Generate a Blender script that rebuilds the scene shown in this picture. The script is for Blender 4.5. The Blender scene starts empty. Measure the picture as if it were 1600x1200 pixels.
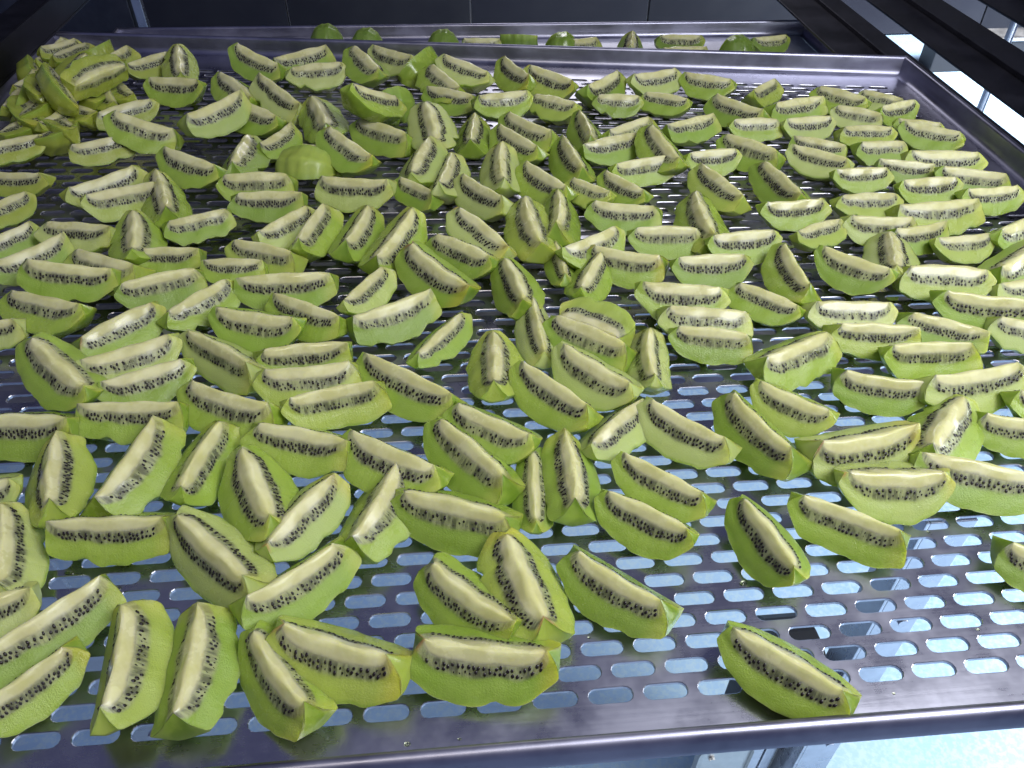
import bpy, bmesh, math, random
from mathutils import Vector, Matrix, Euler
random.seed(11)
MM = 0.001
scene = bpy.context.scene
COL = scene.collection

# ------------------------------------------------------------------ camera
cam_d = bpy.data.cameras.new("camera")
cam = bpy.data.objects.new("camera", cam_d)
COL.objects.link(cam)
cam_d.sensor_width = 36.0
cam_d.lens = 36.0 * 1240.0 / 1600.0
cam_d.clip_start = 0.01
cam_d.clip_end = 60.0
cam.matrix_world = (Matrix.Translation((43.592 * MM, -167.749 * MM, 341.627 * MM))
                    @ Matrix.Rotation(-0.0763868, 4, 'Z') @ Matrix.Rotation(0.8396082, 4, 'X')
                    @ Matrix.Rotation(-0.005967, 4, 'Z'))
scene.camera = cam

# ------------------------------------------------------------------ world, lamps, exposure
world = bpy.data.worlds.new("World")
scene.world = world
world.use_nodes = True
bg = world.node_tree.nodes["Background"]
bg.inputs[0].default_value = (0.46, 0.50, 0.98, 1)
bg.inputs[1].default_value = 0.19

def lamp(name, loc, target, size, size_y, power, color, spread=180):
    d = bpy.data.lights.new(name, 'AREA')
    d.shape = 'RECTANGLE'
    d.size = size
    d.size_y = size_y
    d.energy = power
    d.color = color
    d.spread = math.radians(spread)
    o = bpy.data.objects.new(name, d)
    COL.objects.link(o)
    o.location = loc
    v = Vector(target) - Vector(loc)
    o.rotation_euler = v.to_track_quat('-Z', 'Y').to_euler()
    return o

lamp("door_daylight", (0.60, -0.12, 0.86), (0.08, 0.12, 0.0), 0.62, 0.55, 11.5, (0.95, 0.97, 1.0))
lamp("ceiling_lamp", (-0.10, -0.45, 1.15), (0.0, 0.4, 0.0), 0.3, 0.25, 2.2, (1.0, 0.92, 0.76))
lamp("floor_fill", (1.15, 0.02, -0.12), (0.66, 0.20, -0.6), 0.5, 0.6, 19.0, (0.93, 0.99, 1.0))  # unseen lamp added below tray level to brighten the floor
lamp("low_tray_fill", (0.35, 1.95, 0.75), (0.25, 0.98, -0.05), 0.5, 0.25, 0.55, (0.96, 0.94, 1.0), 70)  # extra lamp put in to lighten the sheet of the lower tray
lamp("far_floor_fill", (2.3, 1.7, 0.35), (1.6, 2.25, -0.6), 0.6, 0.6, 34.0, (0.92, 0.95, 1.0), 110)  # added lamp, no real window; lifts the far right floor and wall

vs = scene.view_settings
vs.view_transform = 'Standard'
vs.look = 'None'
vs.exposure = 0.0
vs.gamma = 1.0

# ------------------------------------------------------------------ node helpers
def new_mat(name):
    m = bpy.data.materials.new(name)
    m.use_nodes = True
    nt = m.node_tree
    return m, nt, nt.nodes["Principled BSDF"]

def N(nt, typ, **kw):
    n = nt.nodes.new(typ)
    for k, v in kw.items():
        setattr(n, k, v)
    return n

def math_node(nt, op, a, b=None, clamp=False):
    n = N(nt, 'ShaderNodeMath', operation=op)
    n.use_clamp = clamp
    for i, v in enumerate((a, b)):
        if v is None:
            continue
        if isinstance(v, (int, float)):
            n.inputs[i].default_value = v
        else:
            nt.links.new(v, n.inputs[i])
    return n.outputs[0]

def mix_col(nt, fac, a, b):
    n = N(nt, 'ShaderNodeMix', data_type='RGBA')
    for sock, v in ((n.inputs[0], fac), (n.inputs[6], a), (n.inputs[7], b)):
        if isinstance(v, (int, float)):
            sock.default_value = v
        elif isinstance(v, tuple):
            sock.default_value = (*v, 1)
        else:
            nt.links.new(v, sock)
    return n.outputs[2]

def smooth(nt, v, lo, hi, o0=0.0, o1=1.0):
    n = N(nt, 'ShaderNodeMapRange', interpolation_type='SMOOTHSTEP')
    nt.links.new(v, n.inputs[0])
    n.inputs[1].default_value = lo
    n.inputs[2].default_value = hi
    n.inputs[3].default_value = o0
    n.inputs[4].default_value = o1
    return n.outputs[0]

def noise(nt, vec, scale, detail=2.0, rough=0.5):
    n = N(nt, 'ShaderNodeTexNoise')
    n.inputs['Scale'].default_value = scale
    n.inputs['Detail'].default_value = detail
    n.inputs['Roughness'].default_value = rough
    if vec is not None:
        nt.links.new(vec, n.inputs['Vector'])
    return n.outputs[0]

# ------------------------------------------------------------------ materials
def mat_kiwi(name, tip):
    """flesh: the painted bands are the fruit's own anatomy (core, seed ring, pericarp)."""
    m, nt, b = new_mat(name)
    L = nt.links.new
    rad = N(nt, 'ShaderNodeAttribute', attribute_name='rad').outputs['Fac']
    ax = N(nt, 'ShaderNodeAttribute', attribute_name='ax').outputs['Fac']
    core = N(nt, 'ShaderNodeAttribute', attribute_name='core').outputs['Fac']
    skin = N(nt, 'ShaderNodeAttribute', attribute_name='skin').outputs['Fac']
    info = N(nt, 'ShaderNodeObjectInfo')
    rnd = info.outputs['Random']
    tc = N(nt, 'ShaderNodeTexCoord').outputs['Object']
    rofs = math_node(nt, 'MULTIPLY', rnd, 37.0)
    cmb = N(nt, 'ShaderNodeCombineXYZ')
    L(math_node(nt, 'MULTIPLY', ax, 13.0), cmb.inputs[0])
    L(math_node(nt, 'MULTIPLY', rad, 1.6), cmb.inputs[1])
    L(rofs, cmb.inputs[2])
    streak = noise(nt, cmb.outputs[0], 1.0, 3.0, 0.6)
    va = N(nt, 'ShaderNodeVectorMath', operation='ADD')
    iso = N(nt, 'ShaderNodeVectorMath', operation='MULTIPLY')
    L(tc, iso.inputs[0])
    iso.inputs[1].default_value = (2.3, 1, 1)
    L(iso.outputs[0], va.inputs[0])
    L(rofs, va.inputs[1])
    blotch = noise(nt, va.outputs[0], 2.2, 3.0, 0.6)
    # distance past the core edge, wobbling a little
    e = math_node(nt, 'SUBTRACT', rad, core)
    e = math_node(nt, 'ADD', e, math_node(nt, 'MULTIPLY', math_node(nt, 'SUBTRACT', blotch, 0.5), 0.10))
    green_l = mix_col(nt, blotch, (0.21, 0.34, 0.03), (0.42, 0.54, 0.11))
    hue = mix_col(nt, rnd, (0.39, 0.50, 0.075), (0.20, 0.34, 0.025))
    flesh = mix_col(nt, 0.45, green_l, hue)
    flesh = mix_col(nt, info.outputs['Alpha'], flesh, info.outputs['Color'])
    rim = mix_col(nt, smooth(nt, rad, 0.90, 1.0), flesh, (0.27, 0.38, 0.06))
    inner = mix_col(nt, smooth(nt, streak, 0.38, 0.62), (0.14, 0.15, 0.075), (0.40, 0.43, 0.20))
    zone = mix_col(nt, smooth(nt, e, 0.19, 0.31), inner, rim)
    cream = mix_col(nt, smooth(nt, blotch, 0.3, 0.7), (0.57, 0.55, 0.25), (0.70, 0.68, 0.38))
    face = mix_col(nt, smooth(nt, e, -0.07, 0.07), cream, zone)
    # the tip of the core turns yellow, on some fruit orange brown
    yel = (0.62, 0.50, 0.05) if tip else (0.60, 0.60, 0.13)
    face = mix_col(nt, smooth(nt, ax, 0.62, 0.93), face, mix_col(nt, 0.4, face, yel))
    if tip:
        tipm = math_node(nt, 'MULTIPLY', smooth(nt, math_node(nt, 'MULTIPLY', ax, -1.0), 0.88, 0.985),
                         smooth(nt, rad, 0.55, 0.15))
        face = mix_col(nt, math_node(nt, 'MULTIPLY', tipm, 0.7), face, (0.42, 0.20, 0.05))
    skc = mix_col(nt, smooth(nt, blotch, 0.35, 0.7), (0.15, 0.25, 0.018), (0.32, 0.43, 0.065))
    skc = mix_col(nt, 0.35, skc, hue)
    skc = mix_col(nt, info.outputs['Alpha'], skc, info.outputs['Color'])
    col = mix_col(nt, skin, face, skc)
    L(col, b.inputs['Base Color'])
    b.inputs['Roughness'].default_value = 0.34
    b.inputs['Specular IOR Level'].default_value = 0.5
    dry = math_node(nt, 'MULTIPLY', smooth(nt, rnd, 0.25, 0.75), 0.22)
    L(math_node(nt, 'ADD', smooth(nt, blotch, 0.35, 0.65, 0.14, 0.32), dry), b.inputs['Roughness'])
    b.inputs['Subsurface Weight'].default_value = 0.65
    b.inputs['Subsurface Radius'].default_value = (0.9, 1.0, 0.25)
    b.inputs['Subsurface Scale'].default_value = 0.009
    b.inputs['Coat Weight'].default_value = 0.32
    b.inputs['Coat Roughness'].default_value = 0.10
    b.inputs['Coat IOR'].default_value = 1.35
    fine = noise(nt, va.outputs[0], 34.0, 3.0, 0.7)
    hgt = math_node(nt, 'ADD', math_node(nt, 'MULTIPLY', fine, 0.6), math_node(nt, 'MULTIPLY', math_node(nt, 'MULTIPLY', streak, 0.5), smooth(nt, skin, 1.0, 0.0)))
    bmp = N(nt, 'ShaderNodeBump')
    bmp.inputs['Distance'].default_value = 0.0012
    wet = math_node(nt, 'MULTIPLY', smooth(nt, e, -0.02, 0.12), smooth(nt, skin, 1.0, 0.0))
    L(math_node(nt, 'ADD', math_node(nt, 'MULTIPLY', wet, 0.48), 0.03), bmp.inputs['Strength'])
    L(hgt, bmp.inputs['Height'])
    L(bmp.outputs[0], b.inputs['Normal'])
    L(bmp.outputs[0], b.inputs['Coat Normal'])
    return m

def mat_simple(name, col, rough, metal=0.0, spec=0.5):
    m, nt, b = new_mat(name)
    b.inputs['Base Color'].default_value = (*col, 1)
    b.inputs['Roughness'].default_value = rough
    b.inputs['Metallic'].default_value = metal
    b.inputs['Specular IOR Level'].default_value = spec
    return m

def mat_steel(name, col, rlo, rhi, grain=(4.0, 220.0, 30.0), bump=0.05):
    m, nt, b = new_mat(name)
    L = nt.links.new
    tc = N(nt, 'ShaderNodeTexCoord').outputs['Object']
    mp = N(nt, 'ShaderNodeMapping')
    L(tc, mp.inputs[0])
    mp.inputs['Scale'].default_value = grain
    g = noise(nt, mp.outputs[0], 3.0, 3.0, 0.6)
    smudge = noise(nt, tc, 14.0, 5.0, 0.68)
    c = mix_col(nt, smooth(nt, smudge, 0.35, 0.7), tuple(v * 0.74 for v in col), col)
    L(c, b.inputs['Base Color'])
    b.inputs['Metallic'].default_value = 1.0
    r = math_node(nt, 'ADD', math_node(nt, 'MULTIPLY', g, 0.08), smooth(nt, smudge, 0.3, 0.7, rlo, rhi))
    L(r, b.inputs['Roughness'])
    bm = N(nt, 'ShaderNodeBump')
    bm.inputs['Distance'].default_value = 0.0004
    bm.inputs['Strength'].default_value = bump
    L(g, bm.inputs['Height'])
    L(bm.outputs[0], b.inputs['Normal'])
    return m

M_KIWI = [mat_kiwi("kiwi_flesh", 0), mat_kiwi("kiwi_flesh_yellow_tip", 1)]
M_SEED = mat_simple("kiwi_seed", (0.014, 0.009, 0.010), 0.22)
M_STEEL = mat_steel("tray_steel", (0.58, 0.58, 0.66), 0.18, 0.32)
M_LOW = mat_steel("pale_tray_steel", (0.80, 0.80, 0.86), 0.5, 0.62)
M_RIM = mat_steel("rim_steel", (0.40, 0.40, 0.50), 0.26, 0.42, (3, 3, 260))
M_RAIL = mat_steel("rail_dark_steel", (0.085, 0.085, 0.10), 0.38, 0.5)
M_CHROME = mat_steel("leg_steel", (0.62, 0.62, 0.68), 0.2, 0.3)
M_DARK = mat_simple("dark_rubber", (0.02, 0.02, 0.024), 0.5)
M_PLATE = mat_steel("plate_steel", (0.72, 0.70, 0.68), 0.3, 0.45)
M_GROUT = mat_simple("tile_grout", (0.80, 0.80, 0.82), 0.8)

def mat_tile():
    m, nt, b = new_mat("wall_tile")
    tc = N(nt, 'ShaderNodeTexCoord').outputs['Object']
    rn = N(nt, 'ShaderNodeObjectInfo').outputs['Random']
    f = noise(nt, tc, 3.0, 4.0, 0.55)
    c = mix_col(nt, smooth(nt, f, 0.35, 0.7), (0.012, 0.012, 0.018), (0.03, 0.03, 0.035))
    c = mix_col(nt, math_node(nt, 'MULTIPLY', rn, 0.6), c, (0.020, 0.021, 0.034))
    nt.links.new(c, b.inputs['Base Color'])
    b.inputs['Roughness'].default_value = 0.45
    b.inputs['Specular IOR Level'].default_value = 0.3
    return m
M_TILE = mat_tile()

def mat_floor():
    m, nt, b = new_mat("floor_paint")
    tc = N(nt, 'ShaderNodeTexCoord').outputs['Object']
    f = noise(nt, tc, 2.2, 4.0, 0.6)
    g = noise(nt, tc, 160.0, 3.0, 0.6)
    c = mix_col(nt, smooth(nt, f, 0.3, 0.7), (0.33, 0.51, 0.78), (0.42, 0.60, 0.79))
    c = mix_col(nt, math_node(nt, 'MULTIPLY', smooth(nt, g, 0.4, 0.65), 0.45), c, (0.62, 0.74, 0.76))
    nt.links.new(c, b.inputs['Base Color'])
    b.inputs['Roughness'].default_value = 0.45
    return m
M_FLOOR = mat_floor()

# ------------------------------------------------------------------ mesh helpers
def mesh_of(name, verts, faces, mat, smooth_shade=False, scale=MM):
    me = bpy.data.meshes.new(name)
    me.from_pydata([(x * scale, y * scale, z * scale) for x, y, z in verts], [], faces)
    me.materials.append(mat)
    if smooth_shade:
        me.polygons.foreach_set('use_smooth', [True] * len(me.polygons))
    me.update()
    return me

def link(name, data, parent=None):
    o = bpy.data.objects.new(name, data)
    COL.objects.link(o)
    if parent:
        o.parent = parent
    return o

def tag(o, label=None, cat=None, group=None, kind=None):
    for k, v in (('label', label), ('category', cat), ('group', group), ('kind', kind)):
        if v:
            o[k] = v
    return o

class MB:
    def __init__(self):
        self.v, self.f = [], []
    def add(self, vs, fs):
        n = len(self.v)
        self.v += vs
        self.f += [tuple(i + n for i in f) for f in fs]
        return self
    def box(self, x0, x1, y0, y1, z0, z1, bev=0.0):
        bm = bmesh.new()
        bmesh.ops.create_cube(bm, size=1.0)
        for v in bm.verts:
            v.co = Vector(((x0 + x1) / 2 + v.co.x * (x1 - x0), (y0 + y1) / 2 + v.co.y * (y1 - y0),
                           (z0 + z1) / 2 + v.co.z * (z1 - z0)))
        if bev:
            bmesh.ops.bevel(bm, geom=bm.edges[:], offset=bev, segments=2, profile=0.6, affect='EDGES')
        bm.verts.index_update()
        vs = [tuple(v.co) for v in bm.verts]
        fs = [tuple(v.index for v in f.verts) for f in bm.faces]
        bm.free()
        return self.add(vs, fs)
    def tube(self, a, b, r, n=16):
        a, b = Vector(a), Vector(b)
        d = (b - a).normalized()
        q = d.to_track_quat('Z', 'Y')
        vs, fs = [], []
        for p in (a, b):
            for i in range(n):
                t = 2 * math.pi * i / n
                vs.append(tuple(p + q @ Vector((r * math.cos(t), r * math.sin(t), 0))))
        for i in range(n):
            j = (i + 1) % n
            fs.append((i, j, n + j, n + i))
        fs.append(tuple(range(n - 1, -1, -1)))
        fs.append(tuple(range(n, 2 * n)))
        return self.add(vs, fs)
    def build(self, name, mat, parent=None, sm=False):
        return link(name, mesh_of(name, self.v, self.f, mat, sm), parent)

# ------------------------------------------------------------------ floor and tiled wall
fl = MB().add([(-4000, -2500, -610), (5000, -2500, -610), (5000, 2640, -610), (-4000, 2640, -610)], [(0, 1, 2, 3)])
tag(fl.build('floor', M_FLOOR), kind='structure')

wall = MB().box(-2600, 4400, 2612, 2700, -608, 2192).build('tiled_wall', M_GROUT)
tag(wall, "dark tiled wall with pale grout lines behind the trays", "wall")
TW = 586.0
tile_me = None
for cx in range(-5, 7):
    for rz in range(2):
        x0 = 130 + cx * (TW + 6)
        if tile_me is None:
            tile_me = mesh_of('tile', MB().box(-TW / 2, TW / 2, -12, 12, 0, 1392, 1.5).v,
                              MB().box(-TW / 2, TW / 2, -12, 12, 0, 1392, 1.5).f, M_TILE)
        t = link('tile', tile_me, wall)
        t.location = ((x0 + TW / 2) * MM, (2605 + random.uniform(-1, 1)) * MM, (-604 + rz * 1398) * MM)

# ------------------------------------------------------------------ trays
RP = 11.568
YF = 772.0
def yy(x, Y):
    t = Y / 700.0
    return Y + (x - 100.0) * (-0.0025 * t - 0.1433 * t * t)

PROFILE = [(-6, 0), (-4.0, 0.5), (-1.9, 2.1), (-0.5, 4.6), (0, 8), (0, 17.2), (0.8, 19.0), (2.6, 20.0), (4.6, 19.6),
           (6.0, 18.0), (6.8, 15.5), (8.2, 12.6), (8.6, 10.5)]
def rim_walls(corners, z0, parent, mat):
    """four walls swept along the sides, mitred at the corners; corners run anticlockwise"""
    n = 4
    P = [Vector((c[0], c[1])) for c in corners]
    nrm = []
    for i in range(n):
        d = (P[(i + 1) % n] - P[i]).normalized()
        nrm.append(Vector((d.y, -d.x)))
    def at(i, off):
        a, b = nrm[i - 1], nrm[i]
        k = off / (1 + a.dot(b))
        return P[i] + (a + b) * k
    for i in range(n):
        j = (i + 1) % n
        mb = MB()
        SEG = 14
        vs, fs = [], []
        for s in range(SEG + 1):
            t = s / SEG
            wob = 0.5 * math.sin(t * math.pi * 3 + i)
            for o_, z in PROFILE:
                q = at(i, o_).lerp(at(j, o_), t) + nrm[i] * wob * (z / 20.0) * math.sin(math.pi * t)
                vs.append((q.x, q.y, z0 + z))
        k = len(PROFILE)
        for s in range(SEG):
            for u in range(k - 1):
                a = s * k + u
                fs.append((a, a + k, a + k + 1, a + 1))
        mb.add(vs, fs)
        o = mb.build('rim_wall', mat, parent, True)
    return at

tray = link('perforated_tray', None)
tag(tray, "large steel tray with rows of slots, covered in kiwi wedges", "tray")
XL, XR, YB = -432.0, 552.0, -25.0
corners = [(XL, YB), (XR, YB), (XR, yy(XR, YF) + 6), (XL, yy(XL, YF) + 6)]
rim_walls(corners, 0.0, tray, M_RIM)

def slot_sheet():
    mb_v, mb_f = [], []
    hx, hy, r, c = 12.5, RP / 2, 3.6, 6.5
    ts = [math.radians(-90 + 30 * i) for i in range(7)]
    inner, outer = [], []
    oR = [(c, -hy), (9.6, -hy), (hx, -hy), (hx, 0), (hx, hy), (9.6, hy), (c, hy)]
    for t, o_ in zip(ts, oR):
        inner.append((c + r * math.cos(t), r * math.sin(t), math.cos(t), math.sin(t)))
        outer.append(o_)
    for t, o_ in zip(ts, oR):
        inner.append((-c - r * math.cos(t), -r * math.sin(t), -math.cos(t), -math.sin(t)))
        outer.append((-o_[0], -o_[1]))
    n = len(inner)
    rows = int((YF - 34) / RP) + 1
    for k in range(rows):
        odd = k % 2
        i0, i1 = (-16, 20) if not odd else (-15.5, 20.5)
        x = i0 * 25.0
        Yc = k * RP
        while x <= i1 * 25.0 + 0.1:
            b = len(mb_v)
            for px, py in outer:
                mb_v.append((x + px, Yc + py, 0))
            for px, py, nx, ny in inner:
                mb_v.append((x + px + nx * 0.32, Yc + py + ny * 0.32, 0))
            for px, py, nx, ny in inner:
                mb_v.append((x + px, Yc + py, -0.32))
            for px, py, nx, ny in inner:
                mb_v.append((x + px, Yc + py, -1.9))
            for q in range(n):
                w = (q + 1) % n
                for ring in range(3):
                    mb_f.append((b + ring * n + q, b + ring * n + w, b + (ring + 1) * n + w, b + (ring + 1) * n + q))
            x += 25.0
        xa, xb = i0 * 25 - 12.5, i1 * 25 + 12.5
        for u, w in ((XL + 6, xa), (xb, XR - 6)):
            b = len(mb_v)
            mb_v += [(u, Yc - hy, 0), (w, Yc - hy, 0), (w, Yc + hy, 0), (u, Yc + hy, 0)]
            mb_f.append((b, b + 1, b + 2, b + 3))
    for ya, yb in ((YB + 6, -hy), ((rows - 0.5) * RP, YF)):
        b = len(mb_v)
        mb_v += [(XL + 6, ya, 0), (XR - 6, ya, 0), (XR - 6, yb, 0), (XL + 6, yb, 0)]
        mb_f.append((b, b + 1, b + 2, b + 3))
    vs = [(x, yy(x, Y) if Y > -12 else Y, z) for x, Y, z in mb_v]
    return link('slotted_sheet', mesh_of('slotted_sheet', vs, mb_f, M_STEEL), tray)
slot_sheet()

def drops():
    rg = random.Random(21)
    mb = MB()
    for q in range(420):
        k = rg.randrange(0, 62)
        x, Y = rg.uniform(-400, 520), (k + 0.5) * RP + rg.uniform(-0.7, 0.7)
        if k == 0 and rg.random() < 0.5:
            Y = rg.uniform(-16, -8)
        r, n = rg.choice([0.6, 0.8, 1.1, 1.5]), 9
        st, an = rg.uniform(1.0, 1.9), rg.uniform(-0.4, 0.4)
        y0 = yy(x, Y) if Y > -12 else Y
        vs = []
        for f, z in ((1.0, 0.02), (0.82, 0.30), (0.42, 0.48)):
            for i in range(n):
                t = 2 * math.pi * i / n
                u, v = r * st * f * math.cos(t), r * f * math.sin(t)
                vs.append((x + u * math.cos(an) - v * math.sin(an), y0 + u * math.sin(an) + v * math.cos(an), z * r))
        vs.append((x, y0, 0.52 * r))
        fs = [(a * n + i, a * n + (i + 1) % n, (a + 1) * n + (i + 1) % n, (a + 1) * n + i) for a in range(2) for i in range(n)]
        fs += [(2 * n + i, 2 * n + (i + 1) % n, 3 * n) for i in range(n)]
        mb.add(vs, fs)
    m = mat_simple("juice", (0.80, 0.88, 0.55), 0.05)
    m.node_tree.nodes["Principled BSDF"].inputs['Transmission Weight'].default_value = 1.0
    m.node_tree.nodes["Principled BSDF"].inputs['IOR'].default_value = 1.34
    o = mb.build('juice_drops', m, None, True)
    tag(o, "drops of juice beaded on the steel between the slots", "juice drops", None, 'stuff')
drops()

low = link('solid_tray', None)
tag(low, "plain steel tray one level lower, its back end showing beyond the slotted tray", "tray")
lc = [(-420, 255), (566, 255), (558, 990), (-420, 1048)]
rim_walls(lc, -52.0, low, M_RIM)
MB().add([(-414, 261, -52), (560, 261, -52), (552, 984, -52), (-414, 1042, -52)], [(0, 1, 2, 3)]).build('sheet', M_LOW, low)

# ------------------------------------------------------------------ shelf rails and rack
def rail(boxes, label, lips=()):
    root = link('shelf_rail', None)
    tag(root, label, "rail", "dark shelf rails of the rack")
    for bx in boxes:
        MB().box(*bx, 0.8).build('flange', M_RAIL, root)
    for bx in lips:
        MB().box(*bx, 0.8).build('lip', M_RAIL, root)
    return root
rail([(511, 598, -300, 2300, -6, -3)], "dark rail the tray rests on, along its right side",
     [(560, 563, -300, 2300, -2.7, 2)])
rail([(634, 737, -300, 2300, -5, -2)], "second dark rail from the tray, between two bright gaps at upper right",
     [(682, 686, -300, 2300, -1.7, 4)])
rail([(790, 900, -300, 2300, -5, -2)], "dark rail cutting the upper right corner of the photo",
     [(845, 849, -300, 2300, -1.7, 4)])
rail([(-466, -428, -300, 2300, 18, 21)], "dark box rail hiding the left side of the tray",
     [(-431, -428, -300, 2300, 21.3, 52), (-466, -431.3, -300, 2300, 49, 52)])

def leg(x, y, z0, z1, w, label, bolts=True):
    root = link('upright_bar', None)
    root.location = (x * MM, y * MM, z0 * MM)
    tag(root, label, "upright bar", "steel legs of the rack")
    MB().box(-w / 2, w / 2, -2, 2, 0, z1 - z0, 0.6).build('web', M_CHROME, root)
    MB().box(-w / 2 - 3, -w / 2 - 0.2, -2, w * .8, 0, z1 - z0, 0.6).build('web', M_CHROME, root)
    if bolts:
        for z in range(60, int(z1 - z0) - 20, 110):
            MB().tube((w * .12, -2, z), (w * .12, -5, z), 4.0, 10).build('bolt', M_CHROME, root)
    return root
leg(373, 152, -610, -95, 34, "bright steel leg with bolts seen through the slots at lower right")
leg(-290, 215, -610, -60, 30, "steel leg seen through slots at the bottom left corner")
p = link('rack_post', MB().tube((1098, 1300, -610), (1098, 1300, 900), 7.5).build('rack_post', M_CHROME).data)
bpy.data.objects.remove(bpy.data.objects['rack_post'])
p.name = 'rack_post'
tag(p, "thin round chrome post between the two dark rails at upper right", "post")

# caster assembly under the front right of the tray
cs = link('caster', None)
cs.location = (0, 0, 0)
tag(cs, "dark caster with a bright mounting plate below the front rim", "caster")
MB().box(248, 302, 150, 154, -520, -436, 6).build('mounting_plate', M_PLATE, cs)
MB().tube((262, 149.8, -452), (262, 147, -452), 3.2, 12).build('rivet', M_PLATE, cs)
MB().box(300, 322, 160, 176, -560, -400, 2).build('fork', M_CHROME, cs)
MB().box(332, 344, 170, 186, -560, -400, 2).build('fork', M_CHROME, cs)
MB().tube((350, 240, -470), (395, 240, -470), 62, 28).build('wheel', M_DARK, cs)
MB().box(306, 366, 190, 236, -600, -392, 4).build('housing', M_DARK, cs)

# left background: dark side frame with a bright strip
fr = link('side_frame', None)
tag(fr, "dark rack frame with a bright upright strip at upper left", "frame")
MB().box(-860, -560, 1500, 1520, -610, 500, 2).build('panel', M_RAIL, fr)
MB().box(-552, -535, 1495, 1512, -610, 500, 1).build('upright', M_CHROME, fr)

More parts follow.
